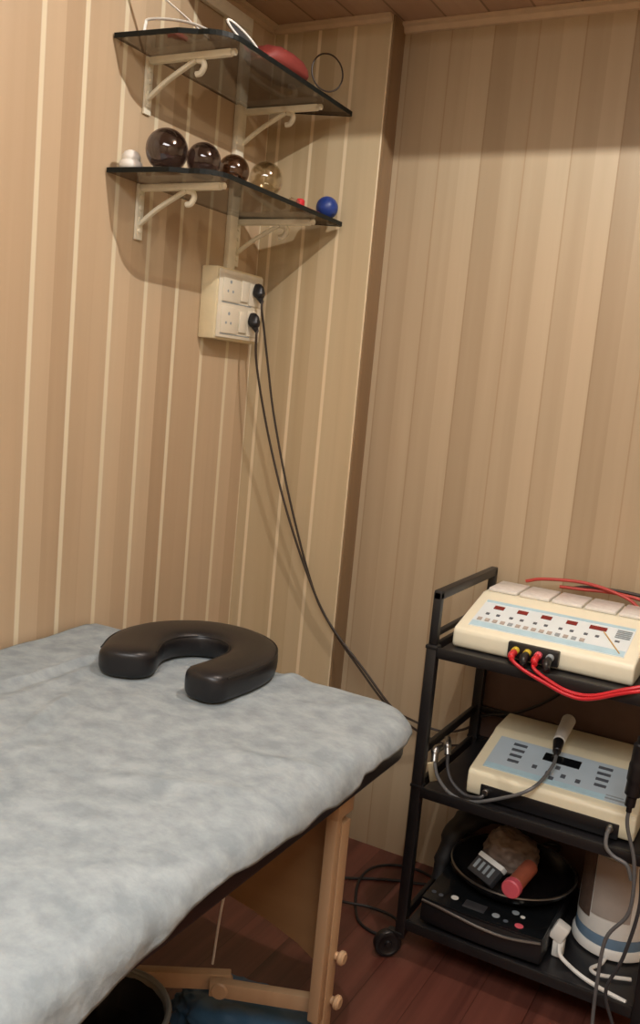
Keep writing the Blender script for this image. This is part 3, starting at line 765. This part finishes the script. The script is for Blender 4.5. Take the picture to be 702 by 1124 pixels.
# ultrasound probe lying on it
t = thing('ultrasound_probe', (1.125, 2.27, .58), 'white ultrasound probe with a black collar and grey cable on the middle unit', 'probe')
pa, pb, pc = Vector((1.119, 2.350, .606)), Vector((1.128, 2.215, .592)), Vector((1.136, 2.168, .583))
bm = BM(); cyl(bm, pa, pb, .018, 28, .004, .0145); obj('handle', bm, 'white_p', t)
bm = BM(); cyl(bm, pb, pc, .0135, 24, .002, .010); cyl(bm, pc, pc+Vector((.003, -.016, -.006)), .0075, 16, .001, .0055); obj('collar', bm, 'black_p', t)
bm = BM(); tube(bm, [pc+Vector((.003, -.012, -.004)), (1.142, 2.12, .568), (1.132, 2.075, .545), (1.115, 2.036, .528), (1.073, 2.030, .500), (.985, 2.028, .459), (.930, 2.030, .460), (.890, 2.034, .490), (.872, 2.045, .525)], .0042, 8); obj('cable', bm, 'grey_cord', t)
bm = BM(); tube(bm, [(.872, 2.044, .522), (.867, 2.060, .545), (.872, 2.085, .548)], [.009, .011, .009], 12); obj('connector', bm, 'steel', t)
t = thing('grey_cable', (.9, 2.06, .5), 'dark grey cable looping from the side rail to the left socket of the middle unit', 'cable')
bm = BM(); tube(bm, [(.900, 2.058, .548), (.906, 2.050, .515), (.925, 2.040, .487), (.962, 2.034, .468), (.998, 2.028, .474), (1.008, 2.034, .480)], .004, 8); obj('wire', bm, 'dkgrey', t)
bm = BM(); tube(bm, [(.900, 2.057, .544), (.892, 2.070, .565), (.884, 2.090, .572)], [.008, .010, .008], 12); obj('connector', bm, 'steel', t)
bm = BM(); box(bm, (-.0015, -.011, -.034), (.0015, .011, .034), .001, mtx=Matrix.Translation((.868, 2.055, .492)) @ Matrix.Rotation(.5, 4, 'X') @ Matrix.Rotation(-1.0, 4, 'Z'))
obj('paper_tag', bm, 'ivory', label='small beige tag hanging by the left post of the middle shelf', cat='tag')
# cable from the right jack
bm = BM(); tube(bm, [(1.300, 2.036, .490), (1.300, 2.012, .486), (1.304, 2.000, .465), (1.322, 1.997, .450), (1.352, 1.996, .440), (1.366, 1.996, .41)], .0045, 8)
obj('grey_cable', bm, 'grey_cord', label='grey cable leaving the right socket of the middle unit', cat='cable')
# black probe hanging on the right, with its long cable
t = thing('black_probe', (1.34, 1.985, .56), 'black handheld probe hanging before the right end of the middle unit', 'probe')
bm = BM(); tube(bm, [(1.350, 1.984, .735), (1.349, 1.984, .715), (1.347, 1.984, .66), (1.345, 1.984, .62), (1.342, 1.985, .585), (1.341, 1.986, .565)], [.012, .017, .019, .017, .011, .006], 18); obj('grip', bm, 'black_p', t)
bm = BM(); tube(bm, [(1.341, 1.986, .570), (1.343, 1.988, .53), (1.368, 1.990, .448), (1.372, 1.990, .34), (1.333, 1.990, .262), (1.328, 1.988, .15), (1.331, 1.986, .052), (1.34, 1.96, .006), (1.42, 1.93, .0055)], .0042, 8); obj('cable', bm, 'grey_cord', t)
bm = BM(); tube(bm, [(1.350, 1.984, .735), (1.352, 1.985, .78), (1.354, 1.990, .822), (1.356, 2.02, .832), (1.37, 2.06, .818)], .004, 8); obj('cord', bm, 'black_p', t)
bm = BM(); tube(bm, [(1.385, 1.978, .448), (1.392, 1.978, .36), (1.375, 1.978, .24), (1.350, 1.978, .15), (1.372, 1.98, .08), (1.40, 1.975, .02), (1.43, 1.95, .0055)], .004, 8)
tube(bm, [(1.385, 1.978, .448), (1.39, 1.985, .60), (1.39, 1.99, .80), (1.395, 2.02, .826), (1.41, 2.06, .816)], .004, 8)
obj('long_cable', bm, 'dkgrey', label='dark grey cable hanging down the right side of the trolley to the floor', cat='cable')
# thin black cable behind
bm = BM(); tube(bm, [(.866, 2.415, .530), (.90, 2.413, .545), (.950, 2.412, .560), (1.02, 2.412, .603), (1.075, 2.414, .652), (1.11, 2.418, .70), (1.13, 2.42, .785)], .004, 8)
obj('black_cable', bm, 'rubber', label='thin black cable rising diagonally behind the middle unit', cat='cable')

# ------------------------------------------------------------------ bottom shelf: cooktop, pan, bottle, adapter
zb = ZB-.008+.0015
ct = thing('induction_cooktop', (1.03, 2.18, zb), 'black induction cooktop with round white keys on the bottom trolley shelf', 'cooktop')
cx0, cx1, cy0, cy1 = .886, 1.192, 2.018, 2.392
def wave(x): return .012*math.sin((x-cx0)/(cx1-cx0)*2*PI)
bm = BM(); pts = [(cx0+(cx1-cx0)*k/14, cy0+.008-.008*math.sin(PI*k/14)) for k in range(15)]+[(cx1, cy1), (cx0, cy1)]
prism(bm, pts, 'z', zb+.010, zb+.070, .005); obj('body', bm, 'black_p', ct)
bm = BM(); pts = [(cx0+.002+(cx1-cx0-.004)*k/14, cy0+.008-.008*math.sin(PI*k/14)) for k in range(15)]+[(cx1-.002, cy1-.002), (cx0+.002, cy1-.002)]
prism(bm, pts, 'z', zb+.0702, zb+.0755, .001); gt = obj('glass_top', bm, 'lcd', ct)
bm = BM(); tube(bm, [(cx0+.004+(cx1-cx0-.008)*k/14, cy0+.0035-.008*math.sin(PI*k/14), zb+.068-.012*math.sin(PI*k/14)+.004*math.sin(2*PI*k/14)) for k in range(15)], .0035, 8, smooth=False); obj('trim_strip', bm, 'steel', ct, label='silver curved trim strip')
ztop = zb+.0757
for i, (x, y, r, m) in enumerate(((.905, 2.062, .006, 'print_dark'), (.925, 2.058, .006, 'print_dark'), (.958, 2.068, .0095, 'white_p'), (1.068, 2.056, .0095, 'print_grey'), (1.128, 2.048, .0105, 'pink'), (1.095, 2.048, .006, 'print_dark'), (1.105, 2.098, .009, 'print_grey'), (1.125, 2.090, .006, 'white_p'))):
    bm = BM(); cyl(bm, (x, y, ztop-.0003), (x, y, ztop+.001), r, 20); obj('touch_button', bm, m, gt)
bm = BM(); box(bm, (.985, 2.045, ztop-.0003), (1.04, 2.080, ztop+.0006)); obj('display', bm, 'dkgrey', gt)
for xx in (.91, 1.16):
    for yy in (2.06, 2.35):
        bm = BM(); cyl(bm, (xx, yy, ZB-.0078), (xx, yy, zb+.0105), .012, 14); obj('foot', bm, 'black_p', ct)
pan = thing('frying_pan', (1.055, 2.215, ztop), 'black pan with a bright rim on the induction cooktop', 'pan')
lo = Matrix.Translation((1.055, 2.222, ztop+.0006))
obj('bowl', lathe(BM(), [(0, 0), (.095, 0), (.11, .004), (.150, .034), (.158, .050), (.1555, .051), (.147, .036), (.108, .008), (.09, .004), (0, .004)], 64, lo), 'pot_in', pan)
bm = BM(); tube(bm, [(1.055+.158*math.cos(a), 2.222+.158*math.sin(a), ztop+.052) for a in [2*PI*k/64 for k in range(64)]], .0028, 8, smooth=False, closed=True); obj('rim', bm, 'steel', pan, label='bright steel rim')
bm = BM(); tube(bm, [(1.085, 2.375, ztop+.046), (1.10, 2.398, ztop+.052), (1.13, 2.398, ztop+.052), (1.128, 2.360, ztop+.046)], .005, 10); obj('handle', bm, 'black_p', pan)
# black cloth pouch leaning behind the pan on the left
def pouch():
    bm = BM(); path_ = [(.864, 2.20, .135), (.866, 2.225, .19), (.880, 2.27, .258), (.935, 2.35, .290), (1.0, 2.39, .275), (1.03, 2.405, .235)]
    P = smooth_pts(path_, 7)
    tube(bm, P, [.018, .022, .028, .036, .034, .028, .018], 18, smooth=False, flat=(1.0, .75))
    for v in bm.verts: v.co += Vector((1, .5, .4))*.004*noise.noise(v.co*24)
    return bm
obj('cloth_pouch', pouch(), 'leather', label='black soft pouch propped behind the pan on the bottom shelf', cat='pouch')
zp = ztop+.0055
bm = lump(BM(), (1.03, 2.285, zp+.063), .074, .062, .060, .18, 5, 5, 9)
mn = min(v.co.z for v in bm.verts); bmesh.ops.translate(bm, vec=(0, 0, zp+.0-mn), verts=bm.verts)
obj('crumpled_bag', bm, 'plastic_bag', label='crumpled beige plastic bag lying in the pan', cat='bag', ang=50)
mt = Matrix.Translation((1.005, 2.158, zp+.046)) @ Matrix.Rotation(-.55, 4, 'Z') @ Matrix.Rotation(.75, 4, 'X')
t = thing('small_box', (1.005, 2.158, zp), 'small dark box with a pale band leaning in the pan', 'box')
obj('carton', box(BM(), (-.044, -.030, -.009), (.044, .030, .009), .002, mtx=mt), 'dkgrey', t)
bm = BM(); box(bm, (-.0445, .016, -.0095), (.0445, .029, .0098), .0008, mtx=mt); obj('label_band', bm, 'white_p', t, label='white band')
bm = BM()
for k in range(4): box(bm, (-.034+.018*k, -.016, .0092), (-.025+.018*k, .010, .0099), 0, mtx=mt)
obj('printed_mark', bm, 'print_grey', t, label='grey printed blocks')
t = thing('plastic_tube', (1.09, 2.1, zp+.05), 'brown tube with a round pink end resting on the pan rim', 'tube')
a, b = Vector((1.094, 2.055, .2585)), Vector((1.106, 2.185, .263))
bm = BM(); cyl(bm, a+(b-a)*.18, b, .0205, 28, .003); obj('barrel', bm, 'orange_b', t)
bm = BM(); cyl(bm, a, a+(b-a)*.18, .0235, 28, .003); obj('cap', bm, 'pink', t)
# white canister
kt = thing('white_canister', (1.305, 2.25, zb), 'white round canister with a blue band on the bottom trolley shelf', 'canister')
lo = Matrix.Translation((1.312, 2.26, zb))
obj('base_ring', lathe(BM(), [(0, .0), (.092, 0), (.097, .004), (.097, .020), (.092, .026), (0, .026)], 56, lo), 'white_p', kt)
obj('band', lathe(BM(), [(0, .0262), (.090, .0262), (.0915, .030), (.090, .052), (0, .053)], 56, lo), 'blue_band', kt)
obj('drum', lathe(BM(), [(0, .0532), (.090, .0532), (.091, .07), (.087, .27), (.080, .292), (0, .297)], 56, lo), 'white_p', kt)
def wrap(a0, a1, z0, z1, r, m, nm, lb):
    bm = BM(); n = 14; q = []
    for (rr) in (r, r+.0012):
        rows = []
        for z in (z0, z1): rows.append([bm.verts.new((1.312+(rr-.00*z)*math.cos(a0+(a1-a0)*k/n), 2.26+rr*math.sin(a0+(a1-a0)*k/n), z)) for k in range(n+1)])
        q.append(rows)
    for k in range(n):
        bm.faces.new((q[1][0][k], q[1][0][k+1], q[1][1][k+1], q[1][1][k])); bm.faces.new((q[0][0][k], q[0][1][k], q[0][1][k+1], q[0][0][k+1]))
        for s in (0, 1): bm.faces.new((q[0][s][k], q[0][s][k+1], q[1][s][k+1], q[1][s][k]))
    for k in (0, n): bm.faces.new((q[0][0][k], q[1][0][k], q[1][1][k], q[0][1][k]))
    obj(nm, bm, m, kt, label=lb)
wrap(math.radians(205), math.radians(238), zb+.085, zb+.25, .0915, 'brown_label', 'label_patch', 'brown printed label')
wrap(math.radians(240), math.radians(300), zb+.10, zb+.25, .0915, 'taupe', 'label_patch', 'plain taupe label')
t = thing('power_adapter', (1.21, 2.10, zb), 'white power adapter with a white lead in front of the canister', 'adapter')
bm = BM(); box(bm, (-.018, -.016, -.022), (.018, .016, .022), .006, mtx=Matrix.Translation((1.212, 2.112, zb+.062)) @ Matrix.Rotation(.4, 4, 'Y')); box(bm, (1.200, 2.100, zb), (1.226, 2.128, zb+.044), .004)
obj('housing', bm, 'white_p', t)
bm = BM(); tube(bm, [(1.216, 2.103, zb+.035), (1.224, 2.085, zb+.02), (1.25, 2.075, zb+.008), (1.29, 2.052, zb+.006), (1.34, 2.034, zb+.006), (1.39, 2.022, zb+.006)], .0052, 8); obj('lead', bm, 'white_p', t)
bm = BM(); tube(bm, [(1.318, 2.155, zb+.012), (1.312, 2.130, zb+.007), (1.296, 2.098, zb+.0065), (1.312, 2.085, zb+.0065), (1.345, 2.096, zb+.0065), (1.385, 2.114, zb+.0065)], .0046, 8)
obj('white_lead', bm, 'white_p', label='short curved white lead lying beside the canister base', cat='lead')

# loose black cord on the floor by the trolley
z0 = .0045
bm = BM(); tube(bm, [(.40, 2.16, z0), (.50, 2.22, z0), (.579, 2.268, z0), (.64, 2.31, z0), (.70, 2.345, z0), (.76, 2.37, z0), (.80, 2.40, z0), (.76, 2.43, z0), (.70, 2.435, z0+.0), (.644, 2.410, z0), (.612, 2.35, z0+.006), (.612, 2.27, z0+.009), (.64, 2.187, z0), (.69, 2.10, z0), (.74, 2.072, z0), (.78, 2.08, z0), (.80, 2.12, z0+.004), (.77, 2.155, z0+.008), (.70, 2.158, z0+.008), (.64, 2.14, z0+.008), (.56, 2.13, z0), (.48, 2.08, z0)], .004, 8)
obj('loose_cord', bm, 'rubber', label='black cord coiled loosely on the floor beside the left caster', cat='cord')

# ------------------------------------------------------------------ light
def add_light(name, kind, loc, energy, col, **k):
    l = bpy.data.lights.new(name, kind); l.energy = energy; l.color = col
    for a, v in k.items(): setattr(l, a, v)
    o = bpy.data.objects.new(name, l); COL.objects.link(o); o.location = loc; return o
add_light('ceiling_lamp_light', 'POINT', (1.16, 1.64, 2.55), 27, (1, .975, .94), shadow_soft_size=.004)
a = add_light('fill_light', 'AREA', (1.5, -.3, 2.60), 46, (1, .985, .97), shape='RECTANGLE', size=1.6, size_y=1.2)  # unseen soft fill added behind the camera to lift the shade
w = bpy.data.worlds.new('world'); SC.world = w; w.use_nodes = True
w.node_tree.nodes['Background'].inputs[0].default_value = (.9, .85, .8, 1); w.node_tree.nodes['Background'].inputs[1].default_value = .05

# ------------------------------------------------------------------ camera
cd = bpy.data.cameras.new('camera'); cam = bpy.data.objects.new('camera', cd); COL.objects.link(cam)
R = Vector((0.87242799, 0.48010645, 0.09147241)); Uu = Vector((-0.14780805, 0.08078733, 0.98571101)); Fw = Vector((-0.4658564, 0.87348223, -0.14144473))
m3 = Matrix((R, Uu, -Fw)).transposed()
cam.matrix_world = Matrix.Translation((1.581, 0, 1.42)) @ m3.to_4x4()
cd.sensor_fit = 'VERTICAL'; cd.sensor_height = 36; cd.lens = 36*1000/1124
cd.clip_start = .02
SC.camera = cam
SC.view_settings.view_transform = 'Standard'; SC.view_settings.look = 'None'; SC.view_settings.gamma = 1; SC.view_settings.use_curve_mapping = False
SC.view_settings.exposure = .55
